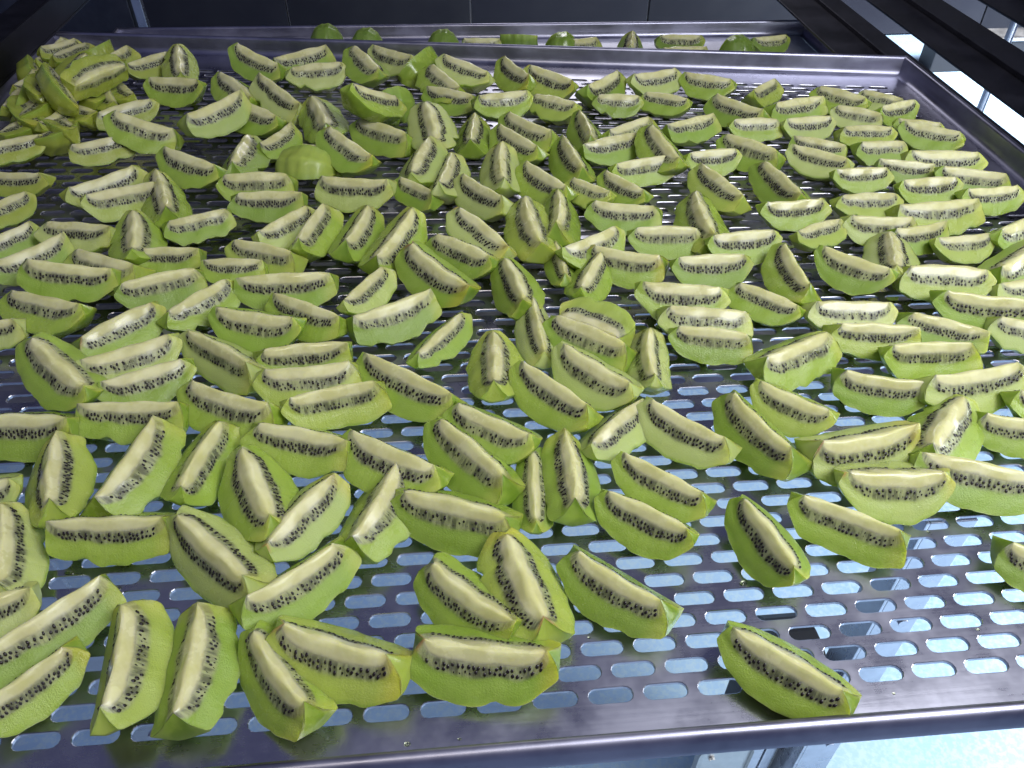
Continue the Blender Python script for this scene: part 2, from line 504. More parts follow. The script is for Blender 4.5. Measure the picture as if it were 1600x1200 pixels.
# things standing on the floor beyond the right rail
bx = link('floor_plinth', None)
tag(bx, "low dark plinth on the bright floor beyond the right rails", "plinth")
MB().box(1560, 1900, 2250, 2330, -609, -520, 3).build('body', M_DARK, bx)
MB().box(1555, 1905, 2245, 2335, -519.5, -508, 2).build('top', M_PLATE, bx)
WEDGES = [
(-154.9, 17.5, 22.8, 0.748, -0.0, -0.03, 53.2, 23.5, 11, 2, 'kiwi wedge running off the bottom left corner, both seed rows showing'),
(-154.7, 47.1, 26.3, 0.741, -0.0, -0.072, 62.5, 27.1, 16, 0, 'long kiwi wedge at the left photo edge, directly above the bottom left corner wedge'),
(-188.7, 56.6, 22.8, 0.398, -0.0, 0.115, 48.8, 23.5, 14, 0, 'kiwi wedge cut off by the left photo edge, eighty percent down the photo'),
(-115.2, 22.8, 27.1, 1.679, -0.0, -0.067, 64.5, 28.0, 7, 0, 'kiwi wedge standing on end in the bottom row, second from the left corner'),
(-84.2, 21.5, 24.5, 1.596, -0.0, -0.036, 58.1, 25.2, 3, 0, 'narrow kiwi wedge standing on end in the bottom row, ragged flap at its foot'),
(-46.0, 13.9, 24.4, -0.941, -0.0, 0.095, 58.0, 25.2, 7, 0, 'pale broad kiwi wedge in the bottom row with a pointed lower right corner'),
(-20.3, 20.5, 28.6, -0.384, -0.0, -0.09, 67.9, 29.5, 12, 2, 'kiwi wedge with an orange left tip, lying left of centre in the bottom row'),
(44.8, 12.5, 28.2, -0.193, -0.0, -0.011, 66.9, 29.0, 18, 2, 'kiwi wedge with an orange right tip, rightmost of the close bottom row'),
(37.9, 44.4, 24.5, -0.765, -0.0, 0.061, 58.1, 25.2, 6, 0, 'slanted kiwi wedge just above the bottom row, left of an upright wedge'),
(64.9, 50.8, 27.1, 1.843, -0.0, 0.022, 64.5, 28.0, 5, 2, 'upright kiwi wedge with seeds down both sides, touching the slanted wedge left of it'),
(109.5, 44.9, 25.7, -0.729, 0.0, -0.102, 61.2, 26.5, 12, 0, 'slanted kiwi wedge right of the upright wedge, bare slots to its right'),
(175.5, -3.0, 26.2, -0.719, -0.0, 0.083, 62.4, 27.1, 2, 0, 'lone kiwi wedge apart from all others, close to the front rim at right'),
(189.1, 65.0, 25.4, -1.3, -0.0, 0.088, 60.2, 26.1, 1, 0, 'kiwi wedge with a ragged top end, right of centre over bare slots'),
(232.2, 73.2, 26.4, -0.576, -0.0, 0.013, 62.6, 27.2, 4, 0, 'large pale kiwi wedge sloping down right, frontmost at the right side of the tray'),
(267.8, 94.3, 28.0, -0.084, -0.0, 0.122, 66.4, 28.8, 0, 1, 'broad level kiwi wedge with a yellow right tip, overlapping the large pale sloping one'),
(261.6, 122.1, 28.6, 0.148, -0.0, 0.071, 68.0, 29.5, 6, 2, 'kiwi wedge with an orange brown stalk end, right of centre over bare slots'),
(314.8, 134.1, 27.4, 0.768, -0.0, -0.112, 65.0, 28.2, 5, 0, 'upright kiwi wedge beside the orange brown stalk end of its neighbour'),
(315.9, 98.2, 27.9, -0.399, -0.0, -0.091, 66.2, 28.7, 9, 0, 'kiwi wedge sloping down to the right, ninety-five percent across and sixty-two percent down the photo'),
(361.6, 132.3, 22.8, -0.259, -0.0, 0.046, 54.3, 23.5, 6, 0, 'kiwi wedge cut off by the right photo edge, fifty-six percent down the photo'),
(323.6, 40.8, 22.8, -0.445, -0.0, -0.01, 50.4, 23.5, 6, 0, 'kiwi wedge tip poking in at the right photo edge, lowest along that edge'),
(295.7, 173.5, 23.9, -0.317, -0.0, 0.078, 56.7, 24.6, 6, 0, 'kiwi wedge lying level, eighty-six percent across and fifty percent down the photo'),
(350.6, 169.9, 28.6, 0.138, -0.0, -0.114, 76.1, 29.5, 12, 0, 'kiwi wedge lying level, ninety-five percent across and fifty percent down the photo'),
(390.8, 153.1, 25.2, 0.035, -0.0, 0.049, 59.9, 26.0, 11, 0, 'kiwi wedge cut off by the right photo edge, fifty-two percent down the photo'),
(334.8, 197.5, 27.7, -0.034, -0.0, 0.021, 65.8, 28.5, 4, 0, 'kiwi wedge lying level, ninety percent across and forty-six percent down the photo'),
(252.0, 204.7, 27.4, 0.425, -0.0, 0.058, 65.0, 28.2, 10, 0, 'kiwi wedge rising to the right, seventy-eight percent across and forty-six percent down the photo'),
(310.5, 222.5, 25.3, -0.146, -0.0, 0.049, 60.0, 26.0, 19, 0, 'kiwi wedge lying level, eighty-five percent across and forty-four percent down the photo'),
(360.6, 225.3, 23.7, -0.532, -0.0, -0.021, 56.2, 24.4, 19, 0, 'kiwi wedge sloping down to the right, ninety-two percent across and forty-three percent down the photo'),
(418.4, 217.9, 23.3, -0.422, -0.0, -0.043, 55.3, 24.0, 10, 0, 'kiwi wedge cut off by the right photo edge, forty-three percent down the photo'),
(398.9, 242.0, 28.6, -0.273, -0.0, 0.106, 75.9, 29.5, 11, 0, 'kiwi wedge lying level, ninety-six percent across and forty percent down the photo'),
(306.6, 247.1, 26.4, -0.111, -0.0, -0.078, 62.7, 27.2, 15, 0, 'kiwi wedge lying level, eighty-three percent across and forty-one percent down the photo'),
(255.6, 265.8, 23.4, -0.776, -0.0, -0.048, 55.6, 24.1, 5, 0, 'kiwi wedge sloping down to the right, seventy-five percent across and thirty-nine percent down the photo'),
(389.1, 279.2, 28.6, -0.188, -0.0, 0.005, 68.2, 29.5, 5, 0, 'kiwi wedge lying level, ninety-two percent across and thirty-six percent down the photo'),
(330.0, 297.3, 27.0, -0.744, -0.0, 0.108, 64.2, 27.8, 0, 0, 'kiwi wedge sloping down to the right, eighty-three percent across and thirty-five percent down the photo'),
(282.7, 292.0, 28.6, -1.578, -0.0, -0.11, 70.6, 29.5, 11, 0, 'kiwi wedge pointing toward the viewer, seventy-eight percent across and thirty-six percent down the photo'),
(426.9, 326.2, 22.9, 0.074, -0.0, -0.084, 54.5, 23.6, 0, 0, 'kiwi wedge lying level, ninety-four percent across and thirty-two percent down the photo'),
(477.6, 335.9, 28.6, 0.388, -0.0, -0.012, 72.9, 29.5, 13, 0, 'kiwi wedge cut off by the right photo edge, thirty percent down the photo'),
(448.9, 287.4, 33.1, 0.51, -0.138, 0.033, 69.2, 29.5, 18, 0, 'kiwi wedge cut off by the right photo edge, thirty-four percent down the photo'),
(443.6, 262.7, 25.3, -0.004, -0.0, -0.083, 60.0, 26.1, 14, 0, 'kiwi wedge cut off by the right photo edge, thirty-eight percent down the photo'),
(363.1, 310.4, 26.5, -1.899, -0.0, 0.111, 62.9, 27.3, 5, 0, 'kiwi wedge pointing toward the viewer, eighty-seven percent across and thirty-three percent down the photo'),
(399.2, 343.0, 22.8, 0.173, -0.0, -0.03, 50.9, 23.5, 6, 0, 'kiwi wedge lying level, ninety percent across and thirty percent down the photo'),
(373.4, 355.4, 25.3, -0.14, -0.0, 0.093, 60.1, 26.1, 7, 0, 'kiwi wedge lying level, eighty-six percent across and twenty-nine percent down the photo'),
(322.7, 353.6, 22.8, 0.372, -0.0, -0.105, 48.8, 23.6, 14, 0, 'kiwi wedge rising to the right, eighty percent across and thirty percent down the photo'),
(314.3, 384.0, 26.1, 0.054, -0.0, 0.038, 61.9, 27.2, 11, 0, 'kiwi wedge lying level, seventy-seven percent across and twenty-seven percent down the photo'),
(379.1, 392.1, 25.5, -0.014, 0.0, -0.096, 60.5, 26.6, 8, 0, 'kiwi wedge lying level, eighty-five percent across and twenty-six percent down the photo'),
(426.1, 369.5, 28.6, 0.061, -0.0, -0.067, 73.1, 29.7, 3, 0, 'kiwi wedge lying level, ninety-one percent across and twenty-eight percent down the photo'),
(484.9, 393.0, 24.9, 0.049, -0.0, -0.022, 59.1, 26.1, 11, 0, 'kiwi wedge lying level, ninety-seven percent across and twenty-six percent down the photo'),
(439.6, 411.1, 26.3, 0.046, -0.0, -0.088, 62.4, 27.7, 1, 0, 'kiwi wedge lying level, ninety percent across and twenty-four percent down the photo'),
(394.4, 439.0, 23.3, 0.002, 0.0, 0.016, 55.3, 24.8, 2, 0, 'kiwi wedge lying level, eighty-four percent across and twenty-three percent down the photo'),
(439.5, 449.2, 22.8, -0.312, -0.0, 0.071, 48.8, 24.3, 16, 0, 'kiwi wedge lying level, eighty-eight percent across and twenty-two percent down the photo'),
(482.1, 421.3, 26.7, -0.385, -0.0, -0.027, 63.5, 28.2, 4, 0, 'kiwi wedge lying level, ninety-five percent across and twenty-three percent down the photo'),
(475.6, 454.4, 28.6, -0.144, -0.0, 0.039, 73.6, 30.6, 17, 0, 'kiwi wedge lying level, ninety-two percent across and twenty-one percent down the photo'),
(434.0, 489.3, 22.8, -0.033, -0.0, 0.1, 49.6, 24.7, 10, 0, 'kiwi wedge lying level, eighty-six percent across and nineteen percent down the photo'),
(368.7, 469.6, 25.5, -0.676, 0.0, 0.047, 60.5, 27.3, 2, 0, 'kiwi wedge sloping down to the right, eighty percent across and twenty-one percent down the photo'),
(379.7, 499.0, 22.8, -0.514, -0.0, -0.031, 51.9, 24.7, 9, 0, 'kiwi wedge lying level, eighty percent across and nineteen percent down the photo'),
(434.7, 521.3, 23.6, -0.117, -0.0, -0.121, 56.0, 25.8, 5, 0, 'kiwi wedge lying level, eighty-five percent across and seventeen percent down the photo'),
(491.8, 509.9, 25.5, -0.604, -0.0, -0.054, 60.5, 27.7, 2, 0, 'kiwi wedge sloping down to the right, ninety-one percent across and eighteen percent down the photo'),
(489.9, 530.4, 22.8, -0.348, -0.0, -0.119, 48.8, 25.0, 17, 0, 'kiwi wedge lying level, ninety percent across and seventeen percent down the photo'),
(384.8, 543.3, 24.5, 0.071, -0.0, -0.104, 58.2, 27.1, 1, 0, 'kiwi wedge lying level, seventy-nine percent across and sixteen percent down the photo'),
(384.3, 578.9, 27.2, 0.252, -0.0, 0.064, 64.7, 30.5, 19, 0, 'kiwi wedge lying level, seventy-eight percent across and fourteen percent down the photo'),
(439.1, 597.4, 27.0, -0.769, -0.0, 0.038, 64.1, 30.2, 8, 0, 'kiwi wedge sloping down to the right, eighty-two percent across and thirteen percent down the photo'),
(441.7, 563.4, 22.8, -0.537, -0.0, 0.011, 53.0, 25.3, 13, 0, 'kiwi wedge lying level, eighty-four percent across and fifteen percent down the photo'),
(485.5, 570.0, 23.6, 0.338, -0.0, 0.087, 56.0, 26.4, 1, 0, 'kiwi wedge rising to the right, eighty-seven percent across and fourteen percent down the photo'),
(481.2, 596.6, 22.8, -0.719, -0.0, -0.074, 48.8, 25.5, 10, 0, 'kiwi wedge sloping down to the right, eighty-six percent across and thirteen percent down the photo'),
(367.4, 628.8, 22.9, 0.734, -0.0, -0.083, 54.5, 26.2, 4, 0, 'kiwi wedge rising to the right, seventy-four percent across and twelve percent down the photo'),
(326.1, 577.0, 27.8, -0.905, -0.0, -0.118, 66.0, 30.8, 18, 0, 'kiwi wedge sloping down to the right, seventy-two percent across and fourteen percent down the photo'),
(333.4, 549.0, 22.8, -0.033, -0.0, -0.11, 54.0, 25.2, 13, 0, 'kiwi wedge lying level, seventy-four percent across and sixteen percent down the photo'),
(311.1, 493.2, 27.5, -0.786, -0.0, 0.096, 65.4, 29.7, 13, 0, 'kiwi wedge sloping down to the right, seventy-three percent across and nineteen percent down the photo'),
(275.1, 482.6, 24.1, 0.1, -0.0, 0.031, 57.3, 26.1, 1, 0, 'kiwi wedge lying level, seventy percent across and twenty-one percent down the photo'),
(266.2, 424.1, 28.6, -1.251, -0.0, -0.084, 69.0, 30.0, 9, 0, 'kiwi wedge sloping down to the right, seventy percent across and twenty-four percent down the photo'),
(316.2, 424.3, 28.6, -1.377, -0.0, 0.088, 71.6, 30.0, 19, 0, 'kiwi wedge sloping down to the right, seventy-six percent across and twenty-four percent down the photo'),
(271.8, 549.8, 24.9, 0.4, -0.0, -0.086, 59.2, 27.7, 16, 0, 'kiwi wedge rising to the right, sixty-seven percent across and seventeen percent down the photo'),
(231.1, 486.6, 33.6, -1.316, 0.153, 0.011, 69.5, 30.7, 15, 0, 'kiwi wedge sloping down to the right, sixty-five percent across and twenty percent down the photo'),
(209.2, 541.0, 26.9, 0.572, -0.0, -0.046, 63.9, 29.8, 10, 0, 'kiwi wedge rising to the right, sixty-one percent across and seventeen percent down the photo'),
(188.1, 514.3, 26.2, 0.36, 0.0, 0.005, 62.3, 28.8, 9, 0, 'kiwi wedge rising to the right, sixty percent across and nineteen percent down the photo'),
(204.8, 466.6, 25.8, 0.255, -0.0, 0.007, 61.3, 27.8, 4, 0, 'kiwi wedge lying level, sixty-two percent across and twenty-two percent down the photo'),
(186.3, 434.7, 24.2, -0.97, -0.0, 0.095, 57.6, 25.6, 17, 0, 'kiwi wedge sloping down to the right, sixty-one percent across and twenty-five percent down the photo'),
(157.6, 432.9, 22.8, -0.78, -0.0, -0.112, 48.8, 24.1, 15, 0, 'kiwi wedge sloping down to the right, fifty-eight percent across and twenty-five percent down the photo'),
(263.6, 612.8, 23.3, -0.513, -0.0, -0.09, 55.3, 26.2, 5, 0, 'kiwi wedge lying level, sixty-five percent across and thirteen percent down the photo'),
(213.8, 615.7, 23.6, -0.154, -0.0, 0.1, 56.0, 26.7, 8, 0, 'kiwi wedge lying level, sixty percent across and thirteen percent down the photo'),
(316.6, 652.2, 26.1, -0.5, -0.0, -0.004, 62.0, 29.8, 17, 0, 'kiwi wedge lying level, sixty-nine percent across and eleven percent down the photo'),
(261.2, 663.8, 27.4, 0.27, -0.0, -0.09, 65.0, 31.6, 11, 0, 'kiwi wedge lying level, sixty-four percent across and eleven percent down the photo'),
(202.9, 647.6, 28.6, 0.785, -0.0, 0.107, 69.9, 33.0, 11, 0, 'kiwi wedge rising to the right, fifty-nine percent across and eleven percent down the photo'),
(151.0, 659.6, 32.1, -0.657, 0.108, -0.048, 68.9, 32.7, 1, 1, 'kiwi wedge sloping down to the right, fifty-four percent across and eleven percent down the photo'),
(116.0, 685.6, 30.6, -1.126, 0.062, -0.063, 68.8, 32.9, 11, 1, 'kiwi wedge sloping down to the right, fifty percent across and ten percent down the photo'),
(64.0, 690.5, 34.1, -0.589, 0.168, -0.262, 69.7, 33.0, 17, 0, 'kiwi wedge sloping down to the right, forty-six percent across and nine percent down the photo'),
(148.3, 611.0, 25.6, -0.589, -0.0, -0.05, 60.9, 28.8, 8, 0, 'kiwi wedge sloping down to the right, fifty-four percent across and fourteen percent down the photo'),
(95.8, 604.6, 34.5, 0.153, -0.0, -0.0, 63.0, 30.0, 15, 0, 'kiwi wedge heaped on others, forty-nine percent across and thirteen percent down the photo'),
(43.7, 639.9, 25.8, -0.541, -0.0, 0.057, 61.3, 29.3, 9, 0, 'kiwi wedge sloping down to the right, forty-four percent across and thirteen percent down the photo'),
(39.9, 663.7, 32.6, -1.047, 0.123, -0.112, 69.0, 32.6, 10, 0, 'kiwi wedge sloping down to the right, forty-four percent across and eleven percent down the photo'),
(2.6, 727.0, 12.1, 1.046, -0.0, -1.92, 73.2, 33.3, 1, 0, 'kiwi wedge with only peeled skin showing, forty percent across and eleven percent down the photo'),
(-17.4, 749.9, 28.6, -0.696, -0.0, -0.02, 74, 33.3, 0, 0, 'kiwi wedge sloping down to the right, thirty-eight percent across and eight percent down the photo'),
(-44.3, 716.7, 35.6, -0.983, 0.22, 0.006, 68.0, 33.2, 8, 0, 'kiwi wedge sloping down to the right, thirty-six percent across and eight percent down the photo'),
(-99.3, 717.1, 28.6, 0.215, -0.0, 0.043, 72.6, 33.3, 8, 0, 'kiwi wedge lying level, thirty-one percent across and ten percent down the photo'),
(-119.9, 758.5, 28.6, 0.605, -0.0, 0.009, 70.0, 33.3, 16, 0, 'kiwi wedge rising to the right, thirty percent across and eight percent down the photo'),
(-160.6, 725.6, 38.1, -0.469, 0.298, -0.036, 68.6, 33.3, 11, 0, 'kiwi wedge sloping down to the right, twenty-five percent across and eight percent down the photo'),
(-26.3, 580.0, 50.6, 0.754, 0.495, -0.209, 74, 32.3, 11, 0, 'kiwi wedge sloping down to the right, thirty-seven percent across and thirteen percent down the photo'),
(-19.1, 637.4, 9.9, 0.46, -0.0, -1.92, 55.5, 26.8, 0, 0, 'kiwi wedge with only peeled skin showing, thirty-eight percent across and fifteen percent down the photo'),
(-22.9, 555.9, 28.6, -0.643, 0.0, -0.035, 74, 31.5, 13, 0, 'kiwi wedge sloping down to the right, thirty-seven percent across and seventeen percent down the photo'),
(25.0, 540.1, 37.6, -1.409, 0.28, 0.037, 69.1, 31.2, 5, 0, 'kiwi wedge pointing toward the viewer, forty-two percent across and seventeen percent down the photo'),
(13.3, 485.8, 31.6, 1.298, -0.093, -0.09, 68.1, 31.3, 14, 0, 'kiwi wedge pointing toward the viewer, forty-one percent across and twenty-one percent down the photo'),
(-82.6, 585.5, 32.6, 1.913, -0.123, -0.116, 69.0, 32.4, 10, 0, 'kiwi wedge pointing toward the viewer, thirty-one percent across and sixteen percent down the photo'),
(-124.9, 632.8, 36.1, -0.807, 0.231, -0.004, 69.3, 32.3, 16, 0, 'kiwi wedge sloping down to the right, twenty-eight percent across and thirteen percent down the photo'),
(-121.4, 554.4, 23.4, 1.08, -0.0, -0.117, 55.6, 26.1, 6, 0, 'kiwi wedge rising to the right, twenty-seven percent across and eighteen percent down the photo'),
(-46.5, 507.3, 35.6, -0.773, 0.215, -0.082, 69.7, 31.0, 15, 1, 'kiwi wedge sloping down to the right, thirty-four percent across and twenty percent down the photo'),
(-64.3, 512.0, 27.4, -0.365, -0.0, 0.053, 65.1, 29.8, 2, 0, 'kiwi wedge lying level, thirty-three percent across and twenty percent down the photo'),
(-87.6, 503.7, 6.0, -0.239, -0.0, -2.618, 60.7, 27.8, 1, 0, 'kiwi wedge with only peeled skin showing, thirty percent across and twenty-four percent down the photo'),
(-40.5, 448.7, 28.6, -0.194, -0.0, 0.08, 68.4, 30.5, 18, 0, 'kiwi wedge lying level, thirty-five percent across and twenty-five percent down the photo'),
(-126.5, 466.7, 28.6, -0.018, -0.0, -0.004, 68.5, 30.8, 13, 0, 'kiwi wedge lying level, twenty-five percent across and twenty-four percent down the photo'),
(-184.0, 497.2, 32.1, -0.518, 0.107, 0.048, 69.6, 30.9, 17, 0, 'kiwi wedge sloping down to the right, nineteen percent across and twenty-two percent down the photo'),
(-147.4, 519.4, 28.6, 1.505, 0.0, -0.067, 74, 31.7, 8, 0, 'kiwi wedge pointing toward the viewer, twenty-four percent across and twenty percent down the photo'),
(-185.8, 615.2, 22.8, 0.404, -0.0, -0.054, 51.4, 25.9, 0, 0, 'kiwi wedge lying level, twenty-one percent across and fifteen percent down the photo'),
(-179.3, 582.1, 43.1, 0.784, -0.076, -0.0, 69.5, 32.3, 6, 0, 'kiwi wedge heaped on others, twenty-one percent across and fifteen percent down the photo'),
(-174.6, 659.8, 33.6, -0.885, 0.156, 0.083, 68.2, 32.6, 14, 0, 'kiwi wedge sloping down to the right, twenty-three percent across and twelve percent down the photo'),
(-144.6, 599.2, 32.1, -0.597, 0.107, -0.03, 69.8, 32.0, 5, 0, 'kiwi wedge sloping down to the right, twenty-five percent across and fifteen percent down the photo'),
(-245.6, 728.2, 36.6, 1.788, -0.25, 0.069, 66, 26.0, 5, 0, 'kiwi wedge pointing toward the viewer, eighteen percent across and eight percent down the photo'),
(-242.9, 689.1, 28.6, -0.197, -0.0, -0.032, 71.2, 33.1, 1, 0, 'kiwi wedge lying level, seventeen percent across and eleven percent down the photo'),
(-239.6, 563.1, 38.1, -0.175, 0.296, -0.119, 69.0, 31.8, 7, 0, 'kiwi wedge sloping down to the right, fourteen percent across and seventeen percent down the photo'),
(-275.2, 623.7, 28.6, 0.6, -0.0, 0.209, 66, 25.5, 5, 0, 'kiwi wedge rising to the right, twelve percent across and fifteen percent down the photo'),
(-283.5, 742.3, 32.4, 0.809, -0.0, -0.0, 62.6, 26.0, 1, 0, 'kiwi wedge rising to the right, fifteen percent across and eight percent down the photo'),
(-319.7, 747.0, 36.4, 1.21, -0.0, -0.0, 57.9, 26.0, 4, 0, 'kiwi wedge heaped on others, eleven percent across and eight percent down the photo'),
(-293.9, 640.2, 51.9, -2.152, -0.0, -1.222, 66, 25.2, 3, 0, 'kiwi wedge heaped on others, ten percent across and eleven percent down the photo'),
(-375.6, 771.9, 35.0, 1.021, -0.0, -0.349, 54.7, 26.0, 10, 0, 'kiwi wedge heaped on others, seven percent across and seven percent down the photo'),
(-323.4, 623.9, 45.4, -0.916, 0.482, -1.745, 66, 25.1, 0, 1, 'kiwi wedge with only peeled skin showing, seven percent across and thirteen percent down the photo'),
(-385.3, 631.0, 23.9, 1.663, -0.17, -1.658, 66, 25.7, 15, 1, 'kiwi wedge pointing toward the viewer, two percent across and fifteen percent down the photo'),
(-352.5, 613.0, 31.6, -1.015, 0.123, -1.047, 66, 25.0, 6, 1, 'kiwi wedge sloping down to the right, four percent across and fifteen percent down the photo'),
(-388.7, 685.9, 34.6, 1.685, -0.063, -0.0, 66, 26.0, 17, 0, 'kiwi wedge pointing toward the viewer, three percent across and eleven percent down the photo'),
(-363.3, 553.6, 26.8, 0.55, -0.0, 0.113, 63.6, 24.9, 14, 0, 'kiwi wedge cut off by the left photo edge, nineteen percent down the photo'),
(-335.8, 583.6, 22.0, 1.042, -0.0, -1.047, 48.8, 25.2, 11, 0, 'kiwi wedge rising to the right, five percent across and eighteen percent down the photo'),
(-325.0, 602.3, 23.9, -0.86, -0.0, -1.222, 62.6, 25.0, 12, 0, 'kiwi wedge sloping down to the right, seven percent across and seventeen percent down the photo'),
(-301.1, 657.9, 31.1, -1.076, 0.078, -0.349, 66, 25.4, 19, 0, 'kiwi wedge sloping down to the right, eleven percent across and thirteen percent down the photo'),
(-286.6, 670.5, 28.6, -0.966, -0.0, -0.698, 66, 25.5, 2, 0, 'kiwi wedge sloping down to the right, thirteen percent across and twelve percent down the photo'),
(-400.5, 781.9, 32.6, 1.318, -0.123, -0.022, 66, 26.0, 7, 0, 'kiwi wedge rising to the right, five percent across and seven percent down the photo'),
(-396.2, 732.6, 14.4, -1.164, 0.223, -2.094, 66, 26.0, 0, 0, 'kiwi wedge with only peeled skin showing, five percent across and eleven percent down the photo'),
(-361.2, 617.1, 34.2, 1.494, -0.0, -0.96, 66, 25.6, 0, 0, 'kiwi wedge rising to the right, three percent across and fifteen percent down the photo'),
(-393.1, 690.9, 33.4, 1.378, -0.0, -0.349, 55.6, 26.0, 11, 2, 'kiwi wedge heaped on others, three percent across and eleven percent down the photo'),
(-387.1, 778.7, 38.8, 0.715, -0.0, -0.175, 48.8, 26.0, 12, 0, 'kiwi wedge heaped on others, six percent across and seven percent down the photo'),
(-341.6, 637.6, 45.6, -1.463, -0.0, -1.047, 66, 25.2, 8, 0, 'kiwi wedge heaped on others, six percent across and twelve percent down the photo'),
(-327.7, 676.7, 51.1, -1.618, 0.076, -0.698, 66, 25.5, 13, 2, 'kiwi wedge heaped on others, eight percent across and nine percent down the photo'),
(-318.0, 659.9, 32.8, -1.773, -0.0, 0.524, 53.1, 25.4, 3, 0, 'kiwi wedge heaped on others, nine percent across and twelve percent down the photo'),
(-385.2, 635.5, 36.9, 1.622, -0.0, -0.175, 59.2, 25.7, 17, 0, 'kiwi wedge cut off by the left photo edge, thirteen percent down the photo'),
(-335.9, 599.6, 30.8, 1.262, -0.0, -0.262, 48.8, 25.3, 11, 0, 'kiwi wedge heaped on others, five percent across and sixteen percent down the photo'),
(-344.7, 751.1, 36.7, 1.182, -0.0, -1.396, 48.8, 26.0, 1, 0, 'kiwi wedge heaped on others, nine percent across and eight percent down the photo'),
(-341.1, 644.6, 44.5, 1.347, -0.063, -0.873, 66, 25.8, 17, 0, 'kiwi wedge heaped on others, seven percent across and twelve percent down the photo'),
(-337.4, 721.1, 36.8, -0.483, -0.0, -0.262, 51.9, 26.0, 19, 0, 'kiwi wedge heaped on others, nine percent across and nine percent down the photo'),
(-374.1, 656.1, 33.9, 1.707, -0.0, -1.222, 66, 25.9, 9, 0, 'kiwi wedge heaped on others, three percent across and thirteen percent down the photo'),
(-321.4, 630.4, 26.8, -0.591, -0.0, -0.524, 51.7, 25.3, 3, 0, 'kiwi wedge sloping down to the right, eight percent across and fifteen percent down the photo'),
(-369.8, 595.1, 26.8, 1.111, 0.0, -0.698, 48.8, 25.3, 9, 0, 'kiwi wedge rising to the right, two percent across and seventeen percent down the photo'),
(-318.8, 706.6, 38.8, 0.996, -0.0, -0.785, 48.8, 26.0, 17, 0, 'kiwi wedge heaped on others, ten percent across and nine percent down the photo'),
(-272.9, 546.1, 28.6, 0.442, -0.0, -0.003, 66, 24.8, 18, 0, 'kiwi wedge rising to the right, ten percent across and nineteen percent down the photo'),
(-252.1, 470.6, 28.6, 0.719, -0.0, 0.051, 74, 31.1, 11, 0, 'kiwi wedge rising to the right, ten percent across and twenty-four percent down the photo'),
(-230.0, 444.8, 30.6, 0.344, -0.0, -0.0, 68.2, 30.7, 4, 0, 'kiwi wedge lying level, twelve percent across and twenty-six percent down the photo'),
(-194.6, 440.8, 32.1, 1.922, -0.107, 0.02, 69.5, 30.8, 18, 0, 'kiwi wedge pointing toward the viewer, sixteen percent across and twenty-six percent down the photo'),
(-330.9, 485.0, 28.6, -0.155, -0.0, -0.035, 66, 24.1, 11, 0, 'kiwi wedge lying level, one percent across and twenty-four percent down the photo'),
(-326.5, 448.3, 22.8, 0.926, -0.0, 0.008, 50.3, 24.0, 5, 0, 'kiwi wedge cut off by the left photo edge, twenty-seven percent down the photo'),
(-306.3, 394.2, 22.8, 0.83, -0.0, -0.023, 53.7, 24.0, 18, 0, 'kiwi wedge cut off by the left photo edge, thirty-one percent down the photo'),
(-276.9, 366.0, 25.1, 0.784, -0.0, 0.006, 59.7, 26.3, 6, 0, 'kiwi wedge rising to the right, three percent across and thirty-four percent down the photo'),
(-251.9, 398.8, 26.5, -0.201, -0.0, -0.114, 63.0, 27.8, 19, 0, 'kiwi wedge lying level, eight percent across and thirty percent down the photo'),
(-201.6, 380.5, 30.6, 1.807, -0.061, 0.1, 69.6, 30.2, 0, 0, 'kiwi wedge pointing toward the viewer, thirteen percent across and thirty-one percent down the photo'),
(-162.9, 408.5, 23.6, 0.382, -0.0, 0.029, 56.0, 24.9, 10, 0, 'kiwi wedge rising to the right, nineteen percent across and twenty-nine percent down the photo'),
(-176.5, 360.9, 23.3, -0.053, -0.0, -0.016, 55.3, 24.1, 19, 0, 'kiwi wedge lying level, sixteen percent across and thirty-three percent down the photo'),
(-214.8, 346.3, 28.4, -0.485, -0.0, -0.01, 67.5, 29.3, 10, 0, 'kiwi wedge sloping down to the right, ten percent across and thirty-five percent down the photo'),
(-231.0, 328.2, 33.6, -0.077, 0.153, -0.032, 69.4, 29.5, 18, 0, 'kiwi wedge lying level, seven percent across and thirty-six percent down the photo'),
(-171.4, 319.8, 27.1, 0.334, -0.0, 0.03, 64.3, 27.9, 13, 0, 'kiwi wedge rising to the right, sixteen percent across and thirty-seven percent down the photo'),
(-238.8, 297.4, 28.6, -0.376, -0.0, -0.116, 71.7, 29.5, 15, 0, 'kiwi wedge sloping down to the right, five percent across and forty percent down the photo'),
(-274.0, 279.2, 22.8, 0.04, -0.0, 0.051, 48.8, 23.5, 12, 0, 'kiwi wedge cut off by the left photo edge, forty-three percent down the photo'),
(-183.9, 270.8, 27.1, 0.773, -0.0, 0.028, 64.4, 27.9, 5, 2, 'kiwi wedge rising to the right, twelve percent across and forty-three percent down the photo'),
(-137.3, 294.2, 27.0, 0.854, -0.0, -0.023, 64.1, 27.8, 8, 0, 'kiwi wedge rising to the right, twenty percent across and forty percent down the photo'),
(-122.4, 343.0, 22.8, -0.087, -0.0, -0.175, 48.8, 23.5, 9, 0, 'kiwi wedge lying level, twenty-three percent across and thirty-five percent down the photo'),
(-103.5, 354.9, 27.0, -0.417, -0.0, 0.001, 64.1, 27.8, 13, 0, 'kiwi wedge sloping down to the right, twenty-six percent across and thirty-three percent down the photo'),
(-80.5, 310.9, 28.6, 0.019, -0.0, 0.117, 72.2, 29.5, 9, 0, 'kiwi wedge lying level, twenty-eight percent across and thirty-seven percent down the photo'),
(-61.6, 277.6, 26.6, -0.572, -0.0, 0.002, 63.1, 27.4, 9, 0, 'kiwi wedge sloping down to the right, thirty percent across and forty-one percent down the photo'),
